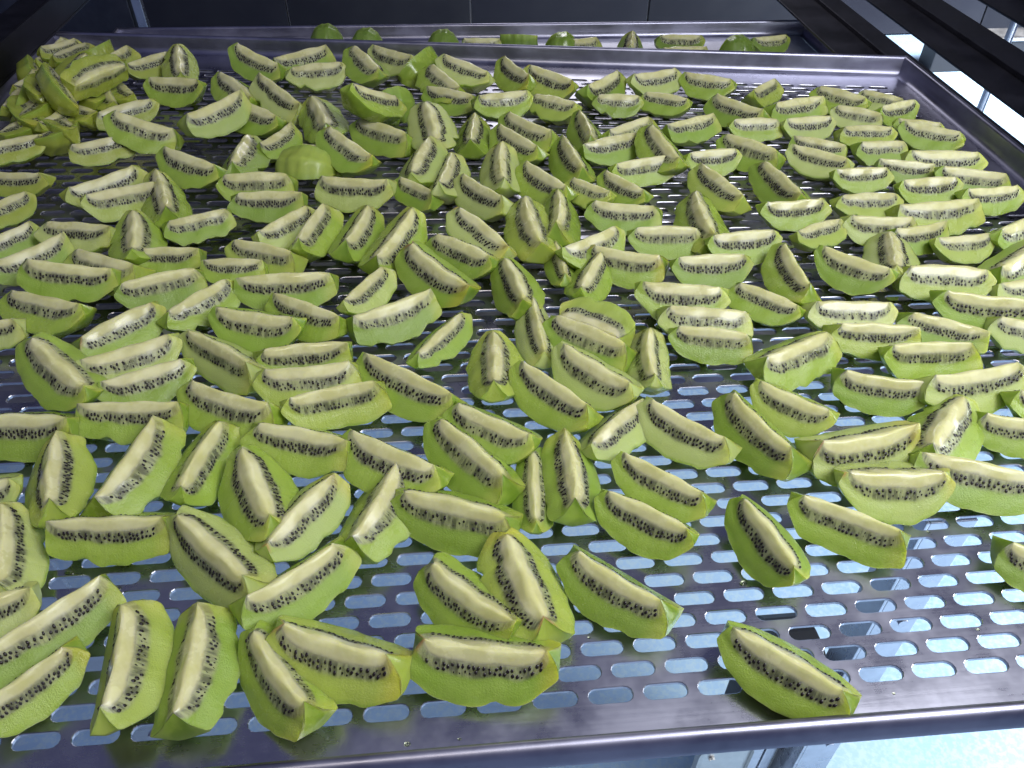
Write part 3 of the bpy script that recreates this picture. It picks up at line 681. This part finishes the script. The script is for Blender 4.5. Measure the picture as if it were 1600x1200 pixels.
(-92.6, 265.1, 28.6, -0.295, -0.0, 0.087, 71.9, 29.5, 0, 0, 'kiwi wedge lying level, twenty-five percent across and forty-two percent down the photo'),
(-60.2, 231.2, 26.4, 0.077, -0.0, 0.092, 62.6, 27.2, 19, 0, 'kiwi wedge lying level, thirty percent across and forty-six percent down the photo'),
(-54.4, 209.1, 28.1, 0.068, -0.0, -0.113, 66.6, 28.9, 7, 0, 'kiwi wedge lying level, thirty percent across and forty-nine percent down the photo'),
(-111.5, 233.7, 28.6, -0.679, -0.0, 0.051, 72.5, 29.5, 4, 0, 'kiwi wedge sloping down to the right, twenty-two percent across and forty-six percent down the photo'),
(-167.5, 237.0, 28.6, 0.419, -0.0, -0.08, 69.6, 29.5, 0, 0, 'kiwi wedge rising to the right, thirteen percent across and forty-seven percent down the photo'),
(-153.6, 217.7, 25.6, 0.394, -0.0, 0.005, 60.7, 26.3, 17, 0, 'kiwi wedge rising to the right, fourteen percent across and forty-nine percent down the photo'),
(-201.4, 217.2, 35.6, -0.745, 0.218, 0.055, 68.6, 29.5, 15, 0, 'kiwi wedge sloping down to the right, six percent across and forty-nine percent down the photo'),
(-97.5, 189.1, 28.6, -0.462, -0.0, -0.069, 70.7, 29.5, 7, 0, 'kiwi wedge sloping down to the right, twenty-two percent across and fifty-two percent down the photo'),
(-36.9, 186.6, 27.7, 0.228, -0.0, 0.002, 65.7, 28.5, 4, 0, 'kiwi wedge rising to the right, thirty-two percent across and fifty-two percent down the photo'),
(8.4, 198.9, 28.6, -0.671, -0.0, -0.054, 77.0, 29.5, 9, 0, 'kiwi wedge sloping down to the right, forty percent across and fifty percent down the photo'),
(-215.9, 178.3, 28.2, -0.068, -0.0, 0.051, 66.9, 29.0, 19, 0, 'kiwi wedge lying level, two percent across and fifty-six percent down the photo'),
(-153.1, 186.7, 26.6, -0.058, -0.0, -0.12, 63.2, 27.4, 16, 0, 'kiwi wedge lying level, thirteen percent across and fifty-four percent down the photo'),
(-181.3, 136.8, 26.7, 1.838, -0.0, -0.035, 63.4, 27.5, 19, 0, 'kiwi wedge pointing toward the viewer, five percent across and sixty-two percent down the photo'),
(-142.8, 142.6, 28.3, 1.331, -0.0, -0.093, 67.2, 29.2, 3, 0, 'kiwi wedge rising to the right, thirteen percent across and sixty-one percent down the photo'),
(-103.8, 140.4, 27.0, 1.353, -0.0, 0.118, 64.2, 27.8, 4, 0, 'kiwi wedge pointing toward the viewer, twenty percent across and sixty-one percent down the photo'),
(-69.8, 117.1, 28.6, -1.148, -0.0, 0.049, 69.3, 29.5, 17, 0, 'kiwi wedge pointing toward the viewer, twenty-five percent across and sixty-four percent down the photo'),
(-52.5, 154.7, 27.4, -0.325, -0.0, -0.051, 65.1, 28.3, 19, 0, 'kiwi wedge lying level, twenty-nine percent across and fifty-seven percent down the photo'),
(-141.2, 99.9, 26.2, -0.043, -0.0, 0.05, 62.3, 27.0, 16, 0, 'kiwi wedge lying level, eleven percent across and sixty-nine percent down the photo'),
(-85.3, 77.0, 28.6, -0.789, -0.0, 0.116, 75.9, 29.5, 11, 0, 'kiwi wedge sloping down to the right, twenty-one percent across and seventy-three percent down the photo'),
(-189.3, 91.0, 26.3, 1.901, -0.0, 0.034, 62.5, 27.1, 18, 0, 'kiwi wedge cut off by the left photo edge, seventy-two percent down the photo'),
(-220.3, 131.5, 22.8, 0.156, -0.0, 0.09, 48.8, 23.5, 0, 0, 'kiwi wedge cut off by the left photo edge, sixty-four percent down the photo'),
(-45.7, 101.3, 24.9, 0.988, -0.0, 0.06, 59.1, 25.6, 14, 1, 'kiwi wedge rising to the right, twenty-nine percent across and sixty-seven percent down the photo'),
(-5.7, 104.3, 26.0, 1.182, -0.0, -0.045, 61.8, 26.8, 3, 0, 'kiwi wedge pointing toward the viewer, thirty-seven percent across and sixty-six percent down the photo'),
(2.1, 135.2, 28.6, -0.588, -0.0, -0.095, 71.5, 29.5, 17, 0, 'kiwi wedge sloping down to the right, thirty-nine percent across and sixty percent down the photo'),
(32.0, 95.3, 28.6, -0.368, -0.0, 0.075, 71.4, 29.5, 13, 0, 'kiwi wedge sloping down to the right, forty-four percent across and sixty-seven percent down the photo'),
(43.2, 136.3, 28.6, -0.928, -0.0, -0.068, 71.7, 29.5, 13, 0, 'kiwi wedge sloping down to the right, forty-six percent across and fifty-nine percent down the photo'),
(57.3, 155.5, 26.6, -0.635, -0.0, -0.023, 63.3, 27.5, 15, 0, 'kiwi wedge sloping down to the right, forty-eight percent across and fifty-six percent down the photo'),
(-43.8, 60.9, 26.3, 0.628, 0.0, -0.088, 62.4, 27.1, 12, 0, 'kiwi wedge rising to the right, twenty-nine percent across and seventy-six percent down the photo'),
(76.8, 112.8, 16.6, -1.638, -0.0, -0.0, 63.7, 17.1, 15, 0, 'kiwi wedge pointing toward the viewer, fifty-two percent across and sixty-four percent down the photo'),
(97.8, 116.6, 24.7, 1.551, -0.0, 0.026, 58.7, 25.5, 6, 0, 'kiwi wedge pointing toward the viewer, fifty-six percent across and sixty-two percent down the photo'),
(127.3, 151.9, 23.3, 0.767, -0.0, -0.097, 55.3, 24.0, 14, 0, 'kiwi wedge rising to the right, sixty percent across and fifty-six percent down the photo'),
(96.6, 180.3, 28.5, -0.893, -0.0, -0.081, 67.7, 29.4, 2, 0, 'kiwi wedge sloping down to the right, fifty-four percent across and fifty-one percent down the photo'),
(123.2, 194.9, 28.6, -0.862, -0.0, 0.048, 69.9, 29.5, 0, 0, 'kiwi wedge sloping down to the right, fifty-eight percent across and forty-nine percent down the photo'),
(124.0, 233.1, 28.3, -0.684, -0.0, -0.048, 67.2, 29.2, 13, 0, 'kiwi wedge sloping down to the right, fifty-seven percent across and forty-four percent down the photo'),
(124.6, 234.4, 26.3, 2.489, -0.0, -1.257, 53.3, 23.5, 18, 0, 'kiwi wedge sloping down to the right, fifty-eight percent across and forty-four percent down the photo'),
(93.3, 248.0, 22.4, -1.541, -0.0, -0.0, 66.7, 23.1, 9, 0, 'kiwi wedge pointing toward the viewer, fifty-three percent across and forty-three percent down the photo'),
(61.6, 213.0, 26.2, 1.521, -0.0, -0.036, 62.1, 27.0, 15, 0, 'kiwi wedge pointing toward the viewer, forty-eight percent across and forty-seven percent down the photo'),
(159.5, 207.5, 25.2, 1.431, -0.0, -0.1, 60.0, 26.0, 4, 0, 'kiwi wedge pointing toward the viewer, sixty-three percent across and forty-seven percent down the photo'),
(196.6, 274.0, 28.5, -0.207, -0.0, 0.082, 67.7, 29.4, 17, 0, 'kiwi wedge lying level, sixty-seven percent across and thirty-eight percent down the photo'),
(205.6, 248.1, 26.8, -0.206, -0.0, -0.095, 63.6, 27.6, 10, 0, 'kiwi wedge lying level, sixty-nine percent across and forty-one percent down the photo'),
(203.9, 229.0, 24.2, -0.249, -0.0, -0.009, 57.6, 25.0, 13, 0, 'kiwi wedge lying level, sixty-nine percent across and forty-four percent down the photo'),
(226.4, 309.3, 27.5, -0.005, -0.0, -0.021, 65.4, 28.4, 1, 0, 'kiwi wedge lying level, sixty-nine percent across and thirty-five percent down the photo'),
(164.8, 322.5, 26.5, -0.383, -0.0, 0.105, 62.9, 27.3, 7, 1, 'kiwi wedge lying level, sixty-one percent across and thirty-four percent down the photo'),
(137.1, 304.1, 25.4, 1.116, -0.0, 0.057, 60.4, 26.2, 2, 0, 'kiwi wedge pointing toward the viewer, fifty-eight percent across and thirty-six percent down the photo'),
(118.7, 329.1, 18.7, -1.533, -0.0, -0.0, 55.4, 19.2, 2, 0, 'kiwi wedge pointing toward the viewer, fifty-five percent across and thirty-four percent down the photo'),
(143.5, 342.9, 27.6, 0.558, -0.0, -0.04, 65.6, 28.6, 0, 0, 'kiwi wedge rising to the right, fifty-eight percent across and thirty-two percent down the photo'),
(201.7, 354.3, 25.8, -0.072, -0.0, 0.041, 61.3, 26.6, 13, 0, 'kiwi wedge lying level, sixty-five percent across and thirty-one percent down the photo'),
(177.0, 390.6, 26.3, -0.263, -0.0, -0.117, 62.5, 27.5, 12, 0, 'kiwi wedge lying level, sixty-one percent across and twenty-eight percent down the photo'),
(259.1, 339.5, 27.1, 0.08, -0.0, -0.049, 64.4, 28.0, 1, 0, 'kiwi wedge lying level, seventy-two percent across and thirty-one percent down the photo'),
(236.1, 372.6, 28.6, -1.615, -0.0, 0.092, 73.8, 29.5, 3, 0, 'kiwi wedge pointing toward the viewer, sixty-nine percent across and twenty-nine percent down the photo'),
(100.1, 369.7, 31.1, -1.47, 0.077, 0.069, 68.8, 29.5, 3, 0, 'kiwi wedge pointing toward the viewer, fifty-two percent across and thirty percent down the photo'),
(124.1, 389.3, 28.6, -1.711, -0.0, -0.052, 68.7, 29.6, 4, 0, 'kiwi wedge pointing toward the viewer, fifty-five percent across and twenty-eight percent down the photo'),
(63.1, 361.2, 32.1, -0.954, 0.108, -0.121, 68.6, 29.5, 14, 1, 'kiwi wedge sloping down to the right, forty-seven percent across and thirty percent down the photo'),
(80.8, 298.3, 26.5, -1.393, -0.0, 0.086, 63.0, 27.3, 19, 0, 'kiwi wedge pointing toward the viewer, fifty percent across and thirty-seven percent down the photo'),
(47.0, 341.1, 27.6, -0.733, -0.0, 0.077, 65.5, 28.4, 5, 0, 'kiwi wedge sloping down to the right, forty-five percent across and thirty-three percent down the photo'),
(26.0, 308.1, 33.1, -0.853, 0.138, 0.106, 69.2, 29.5, 6, 1, 'kiwi wedge sloping down to the right, forty-three percent across and thirty-six percent down the photo'),
(-3.4, 271.9, 26.8, 0.491, -0.0, 0.112, 63.7, 27.7, 3, 0, 'kiwi wedge rising to the right, thirty-eight percent across and forty-one percent down the photo'),
(-24.4, 302.4, 24.3, 1.021, -0.0, -0.039, 57.8, 25.1, 2, 0, 'kiwi wedge rising to the right, thirty-six percent across and thirty-eight percent down the photo'),
(27.9, 246.4, 20.0, 0.951, -0.0, -0.0, 66.1, 20.7, 8, 0, 'kiwi wedge rising to the right, forty-three percent across and forty-four percent down the photo'),
(-2.2, 350.2, 34.6, 1.077, -0.186, 0.108, 68.7, 29.8, 18, 0, 'kiwi wedge rising to the right, thirty-nine percent across and thirty-two percent down the photo'),
(-32.4, 376.2, 28.6, 1.315, -0.0, 0.093, 70.5, 30.1, 12, 0, 'kiwi wedge pointing toward the viewer, thirty-five percent across and thirty percent down the photo'),
(-70.3, 380.9, 28.6, 1.326, -0.0, -0.092, 69.6, 30.2, 4, 0, 'kiwi wedge rising to the right, thirty percent across and thirty percent down the photo'),
(-91.7, 394.8, 25.8, 0.862, -0.0, 0.12, 61.3, 27.3, 2, 0, 'kiwi wedge rising to the right, twenty-eight percent across and thirty percent down the photo'),
(-112.0, 435.5, 26.4, -0.034, -0.0, 0.045, 62.7, 28.1, 19, 0, 'kiwi wedge lying level, twenty-six percent across and twenty-six percent down the photo'),
(65.6, 427.7, 28.6, -0.94, -0.0, 0.003, 67.9, 30.0, 11, 0, 'kiwi wedge sloping down to the right, forty-seven percent across and twenty-five percent down the photo'),
(36.0, 462.9, 28.6, 1.36, -0.0, -0.107, 74, 31.1, 11, 0, 'kiwi wedge pointing toward the viewer, forty-four percent across and twenty-three percent down the photo'),
(10.7, 446.0, 22.8, -0.787, -0.0, -0.101, 48.8, 24.2, 4, 0, 'kiwi wedge sloping down to the right, forty-one percent across and twenty-five percent down the photo'),
(84.1, 461.3, 33.1, 1.532, -0.138, -0.048, 69.6, 31.1, 4, 0, 'kiwi wedge pointing toward the viewer, forty-nine percent across and twenty-two percent down the photo'),
(63.0, 549.2, 27.1, 1.458, -0.0, -0.017, 64.5, 30.4, 16, 0, 'kiwi wedge pointing toward the viewer, forty-six percent across and seventeen percent down the photo'),
(103.8, 521.4, 28.6, -1.025, -0.0, 0.051, 74, 31.0, 17, 0, 'kiwi wedge sloping down to the right, fifty-one percent across and nineteen percent down the photo'),
(115.4, 550.9, 28.6, -0.909, -0.0, -0.012, 74, 31.4, 7, 0, 'kiwi wedge sloping down to the right, fifty-two percent across and seventeen percent down the photo'),
(120.6, 444.9, 28.6, -1.027, -0.0, 0.058, 71.0, 30.2, 17, 0, 'kiwi wedge sloping down to the right, fifty-three percent across and twenty-four percent down the photo'),
(148.8, 487.5, 28.6, -1.435, -0.0, 0.065, 73.0, 30.6, 9, 0, 'kiwi wedge pointing toward the viewer, fifty-six percent across and twenty-one percent down the photo'),
(169.0, 540.8, 28.6, -1.524, -0.0, -0.004, 74, 31.2, 4, 0, 'kiwi wedge pointing toward the viewer, fifty-seven percent across and seventeen percent down the photo'),
(167.1, 145.0, 27.3, -0.795, -0.0, -0.075, 64.8, 28.1, 11, 0, 'kiwi wedge sloping down to the right, sixty-seven percent across and fifty-six percent down the photo'),
(207.8, 139.3, 28.0, -1.185, -0.0, 0.011, 66.5, 28.9, 12, 0, 'kiwi wedge sloping down to the right, seventy-four percent across and fifty-six percent down the photo'),
(236.5, 160.9, 23.8, -0.731, -0.0, 0.078, 56.6, 24.6, 0, 0, 'kiwi wedge sloping down to the right, seventy-seven percent across and fifty-three percent down the photo'),
(145.9, 107.9, 25.1, -0.733, -0.0, -0.038, 59.6, 25.9, 2, 0, 'kiwi wedge sloping down to the right, sixty-five percent across and sixty-three percent down the photo'),
(132.3, 84.0, 25.4, -0.661, -0.0, -0.018, 60.3, 26.2, 1, 0, 'kiwi wedge sloping down to the right, sixty-three percent across and sixty-eight percent down the photo'),
]
LOW = [
(-123.1, 992.5, -44.0, 0.126, -0.0, -2.618, 48.8, 26.6, 0),
(-66.0, 970.6, -44.0, -0.093, -0.0, -2.618, 48.8, 26.6, 0),
(38.3, 954.6, -44.0, -0.017, -0.0, -2.618, 48.8, 26.6, 0),
(90.0, 947.6, -26.7, -0.094, -0.0, 0.1, 55.2, 27.1, 3),
(143.6, 958.1, -29.3, -0.2, -0.0, -1.222, 51.5, 26.6, 16),
(220.1, 924.3, -23.9, 0.166, -0.0, -0.023, 62.0, 30.4, 7),
(198.2, 931.0, -44.0, 0.008, -0.0, -2.443, 51.3, 26.6, 0),
(287.9, 904.9, -19.4, 1.317, -0.064, -0.0, 66.8, 32.7, 12),
(358.4, 919.9, -21.4, -0.133, -0.0, -0.092, 68.8, 33.3, 15),
(353.6, 880.9, -23.5, -0.013, -0.0, -0.113, 63.0, 30.9, 3),
(430.3, 895.9, -44.0, 0.051, -0.0, -2.618, 53.0, 26.6, 0),
(479.8, 911.7, -24.5, 0.176, -0.0, -0.072, 60.5, 29.7, 0),
(459.7, 838.0, -21.4, -0.057, 0.0, -0.01, 67.8, 33.3, 12),
]

# ------------------------------------------------------------------ kiwi wedges
AL = math.radians(45)
def make_proto(seed):
    rg = random.Random(seed)
    # how much of each pole was sliced off: end radius as a share of the middle
    ends = []
    for q in range(2):
        er = 0.22 if seed in (100, 101) else rg.choice([0.24, 0.34, 0.45, 0.55, 0.62, 0.70])
        ends.append((er, math.sqrt(1 - er * er), rg.uniform(-0.05, 0.05)))
    tipr = [rg.choice([0.04, 0.12, 0.20, 0.28]), rg.choice([0.04, 0.12, 0.20, 0.28])]
    bend_y, bend_z = rg.uniform(-0.10, 0.10), rg.uniform(-0.02, 0.10)
    amp = rg.choice([0.6, 0.8, 1.0, 1.5])
    bite = (rg.uniform(-0.8, 0.8), rg.uniform(0.06, 0.16), rg.choice([0, 0, 0.10, 0.18]), rg.choice([-1, 1]))
    milky = rg.random() < 0.35
    ph = [rg.uniform(0, 6.28) for _ in range(8)]
    skew = rg.uniform(-0.12, 0.12)
    al0, al1 = AL * rg.uniform(0.78, 1.12), AL * rg.uniform(0.78, 1.12)
    NX, NF, NS = 30, 9, 10
    KN = []
    for q in (-1.0, -0.66, -0.25, 0.22, 0.64, 1.0):
        er, k, _ = ends[0 if q < 0 else 1]
        x = q + (rg.uniform(-0.07, 0.07) if abs(q) < 1 else 0)
        KN.append((x, math.sqrt(max(0.0, 1 - (k * x) ** 2)) * rg.uniform(0.97, 1.04)))
    def R(a):
        # knife strokes leave a many-sided outline, eased a little at the corners
        def lin(q):
            q = max(-1.0, min(1.0, q))
            for (xa, ya), (xb, yb) in zip(KN, KN[1:]):
                if q <= xb:
                    return ya + (yb - ya) * (q - xa) / (xb - xa)
            return KN[-1][1]
        v = (lin(a - 0.05) + 2 * lin(a) + lin(a + 0.05)) / 4
        return v * (1 - 0.10 * max(0.0, (abs(a) - 0.95) / 0.05) ** 2)
    def core_edge(a):
        er = ends[0 if a < 0 else 1][0]
        ce = 0.80 + 0.26 * er
        v = 1 - (abs(a) / ce) ** 4
        return 0.285 * v / max(R(a), 0.4) if v > 0 else 0.9 * v
    def wob(a, t):
        return 1 + amp * (0.030 * math.sin(5 * a + ph[0]) + 0.020 * math.sin(11 * a + ph[1] + t)
                          + 0.012 * math.sin(17 * a + ph[2] - 2 * t) + 0.007 * math.sin(31 * a + ph[3] + 3 * t))
    def gouge(a, phi):
        return 1 - bite[2] * math.exp(-((a - bite[0]) / bite[1]) ** 2) * max(0.0, bite[3] * phi / AL) ** 2
    def facet(phi):
        n = 8.0
        w = 2 * math.pi / n
        u = ((phi + ph[4]) % w) - w / 2
        return 0.1 + 0.9 * math.cos(w / 2) / math.cos(u)
    axs = [-1 + 2 * i / NX for i in range(NX + 1)]
    axs = [-1.0, -0.985] + [-0.96 + 1.92 * i / NX for i in range(NX + 1)] + [0.985, 1.0]
    V, F, A = [], [], []           # A = (rad, ax, core, skin)
    def pt(a, phi, r):
        sl = ends[0 if a < 0 else 1][2] * max(0.0, abs(a) - 0.6) / 0.4
        tr = tipr[0 if a < 0 else 1] * max(0.0, 1 - r / 0.5) ** 2 * abs(a) ** 2.2
        return (a * 0.5 * (1 - tr) + sl * (r - 0.3), r * math.sin(phi) + bend_y * (a * a - 0.4),
                -r * math.cos(phi) - bend_z * a * a)
    def ridge_dip(a):
        return 0.025 + 0.012 * math.sin(7 * a + ph[5])
    def face_verts(store, sgn, r_from, r_to, n, ring):
        pass
    def grid(verts_rows):
        b = len(V)
        w = len(verts_rows[0])
        for row in verts_rows:
            for co, at in row:
                V.append(co)
                A.append(at)
        return b, w, len(verts_rows)
    def quads(b, w, h, flip):
        for i in range(h - 1):
            for j in range(w - 1):
                q = (b + i * w + j, b + i * w + j + 1, b + (i + 1) * w + j + 1, b + (i + 1) * w + j)
                F.append(q[::-1] if flip else q)
    def face_pt(a, sgn, rr):
        al = al1 if sgn > 0 else al0
        ro = R(a) * wob(a, sgn * al) * facet(sgn * al) * gouge(a, sgn * al)
        r = max(rr * ro, 0.0)
        u = rr
        # seed ring sinks a little, the core stands slightly proud
        prof = -0.030 * math.exp(-((u - 0.55) / 0.13) ** 2) + 0.012 * math.sin(9 * a + 5 * u + ph[6] * sgn)
        prof *= min(1, ro * 1.5) * (1 if 0.04 < u < 0.98 else 0)
        x, y, z = pt(a, sgn * al, r)
        # outward normal of this cut face
        return (x, y + sgn * math.cos(al) * prof, z + math.sin(al) * prof)
    # two cut faces from the core edge to the rim
    for sgn in (-1, 1):
        rows = []
        for a in axs:
            c = core_edge(a)
            c0 = max(c, 0.0)
            row = []
            for j in range(NF + 1):
                rr = c0 + (1 - c0) * j / NF
                row.append((face_pt(a, sgn, rr), (rr, a, c, 0.0)))
            rows.append(row)
        b, w, h = grid(rows)
        quads(b, w, h, sgn > 0)
    # skin
    rows = []
    for a in [axs[0]] + axs + [axs[-1]]:
        rows.append([])
    body = [(a, 1.0) for a in axs]
    rows = []
    for a, full in body + [(axs[0], 0.0), (axs[0], 0.55), (axs[0], 1.0), (axs[-1], 1.0), (axs[-1], 0.55), (axs[-1], 0.0)]:
        row = []
        for j in range(NS + 1):
            phi = -al0 + (al0 + al1) * j / NS
            edge = min(j, NS - j) / NS
            r = R(a) * wob(a, phi) * facet(phi) * gouge(a, phi) * full
            r *= 1 + 0.012 * math.sin(13 * a + 4 * phi + ph[7]) * min(1, edge * 6)
            row.append((pt(a, phi, r), (1.0, a, core_edge(a), min(1.0, edge * 5 + (0 if full else 0)))))
        rows.append(row)
    for part in (rows[:len(body)], rows[len(body):len(body) + 3], rows[len(body) + 3:]):
        b, w, h = grid(part)
        quads(b, w, h, False)
    def finish(name, V, F, A, mat):
        me = bpy.data.meshes.new(name)
        me.from_pydata(V, [], F)
        for k, an in enumerate(('rad', 'ax', 'core', 'skin')):
            at = me.attributes.new(an, 'FLOAT', 'POINT')
            at.data.foreach_set('value', [q[k] for q in A])
        me.materials.append(mat)
        me.polygons.foreach_set('use_smooth', [True] * len(me.polygons))
        me.update()
        return me
    flesh = [finish('kiwi_wedge', V, F, A, m) for m in M_KIWI]
    # core: the cream strip along the ridge, on both faces
    V, F, A = [], [], []
    def grid2(rows, flip):
        b, w = len(V), len(rows[0])
        for row in rows:
            for co, at in row:
                V.append(co)
                A.append(at)
        for i in range(len(rows) - 1):
            for j in range(w - 1):
                q = (b + i * w + j, b + i * w + j + 1, b + (i + 1) * w + j + 1, b + (i + 1) * w + j)
                F.append(q[::-1] if flip else q)
    rows = []
    NC = 4
    for a in axs:
        c = core_edge(a)
        c0 = max(c, 0.0)
        dip = ridge_dip(a) * min(1, c0 * 4)
        row = []
        for sgn in (-1, 1):
            js = range(NC, -1, -1) if sgn < 0 else range(1, NC + 1)
            for j in js:
                rr = c0 * j / NC
                if j == 0:
                    row.append((pt(a, 0, dip), (0.0, a, c, 0.0)))
                else:
                    row.append((face_pt(a, sgn, rr), (rr, a, c, 0.0)))
        rows.append(row)
    grid2(rows, True)
    core = [finish('core', V, F, A, m) for m in M_KIWI]
    # seeds
    V, F = [], []
    bm = bmesh.new()
    bmesh.ops.create_icosphere(bm, subdivisions=1, radius=1.0)
    bm.verts.index_update()
    sv = [v.co.copy() for v in bm.verts]
    sf = [tuple(v.index for v in f.verts) for f in bm.faces]
    bm.free()
    for sgn in (-1, 1):
        al = al1 if sgn > 0 else al0
        placed = []
        gap_c, gap_w = rg.uniform(-0.7, 0.7), rg.uniform(0.0, 0.22)
        want = rg.randint(36, 66)
        tries = 0
        while len(placed) < want and tries < 900:
            tries += 1
            a = rg.uniform(-0.78, 0.78)
            if abs(a - gap_c) < gap_w and rg.random() < 0.8:
                continue
            c = max(core_edge(a), 0.02)
            rr = c + 0.06 + 0.15 * rg.random()
            ro = R(a) * wob(a, sgn * al)
            y_mm, x_mm = rr * ro * 24, a * 31
            if any((x_mm - q[0]) ** 2 + (y_mm - q[1]) ** 2 < 1.72 ** 2 for q in placed):
                continue
            placed.append((x_mm, y_mm))
            x, y, z = face_pt(a, sgn, rr)
            er = Vector((0, math.sin(sgn * al), -math.cos(al)))
            en = Vector((0, sgn * math.cos(al), math.sin(al)))
            ex = Vector((1, 0, 0))
            tilt = rg.uniform(-0.35, 0.35) - a * 0.5
            l, wd, th = rg.uniform(1.0, 1.3), rg.uniform(0.64, 0.84), 0.5
            sink = rg.choice([0.30, 0.38, 0.44, 0.5]) if milky and rg.random() < 0.65 else rg.choice([0.0, 0.05, 0.12, 0.22, 0.36])
            b = len(V)
            for q in sv:
                u = q.x * l
                v = q.y * wd
                u2, v2 = u * math.cos(tilt) - v * math.sin(tilt), u * math.sin(tilt) + v * math.cos(tilt)
                d = (er * u2 + en * (q.z * th - sink)) / 25.0
                V.append((x + v2 / 62.0, y + d.y, z + d.z))
            F += [tuple(i + b for i in f) for f in sf]
    seeds = bpy.data.meshes.new('seeds')
    seeds.from_pydata(V, [], F)
    seeds.materials.append(M_SEED)
    seeds.polygons.foreach_set('use_smooth', [True] * len(seeds.polygons))
    seeds.update()
    return flesh, core, seeds

PROTOS = [make_proto(100 + i) for i in range(20)]

WR = random.Random(9)
TINTS = {}
def wedge(rec, label, group):
    x, y, z, yaw, pit, rol, L, R, pr, kind = rec
    flesh, core, seeds = PROTOS[pr]
    mi = 1 if kind else 0
    o = link('kiwi_wedge', flesh[mi])
    flip = (kind == 1) != (kind == 2 and False)
    o.location = (x * MM, y * MM, z * MM)
    o.rotation_euler = (rol, pit, yaw)
    o.scale = (L * MM, R * MM, R * MM)
    link('core', core[mi], o)
    s = link('seeds', seeds, o)
    s['kind'] = 'stuff'
    tint = TINTS.get(label)
    rr = WR.random()
    if tint is None and rr < 0.10:
        tint = (0.46, 0.52, 0.11, 0.5)
    elif tint is None and rr < 0.26:
        tint = (0.60, 0.64, 0.27, WR.uniform(0.35, 0.7))
    elif tint is None and rr < 0.40:
        tint = (0.22, 0.33, 0.045, 0.6)
    o.color = tint or (0.3, 0.4, 0.1, 0.0)
    tag(o, label, "kiwi wedge", group)
    return o

for rec in WEDGES:
    if rec[0] < -250 and rec[1] > 420:      # the yellowish heap in the far left corner
        TINTS[rec[10]] = (0.42, 0.41, 0.07, 0.45)
    wedge(rec[:10], rec[10], "kiwi wedges drying on the slotted tray")
ORD = ["first", "second", "third", "fourth", "fifth", "sixth", "seventh", "eighth", "ninth", "tenth", "eleventh",
       "twelfth", "thirteenth"]
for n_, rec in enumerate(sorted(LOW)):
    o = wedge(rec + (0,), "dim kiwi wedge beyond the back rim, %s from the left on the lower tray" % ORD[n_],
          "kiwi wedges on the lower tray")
    o.color = (0.15, 0.24, 0.035, 0.75)  # dark tint puts the shade beyond the rim into the wedge colour
rg = random.Random(3)
for i in range(26):
    x, y = rg.uniform(-330, 480), rg.uniform(290, 800)
    wedge((x, y, -30, rg.uniform(0, 6.28), 0, rg.uniform(-.2, .2), 62, 22, i % 10, 0),
          "kiwi wedge on the lower tray, glimpsed only through the slots", "kiwi wedges under the slots")
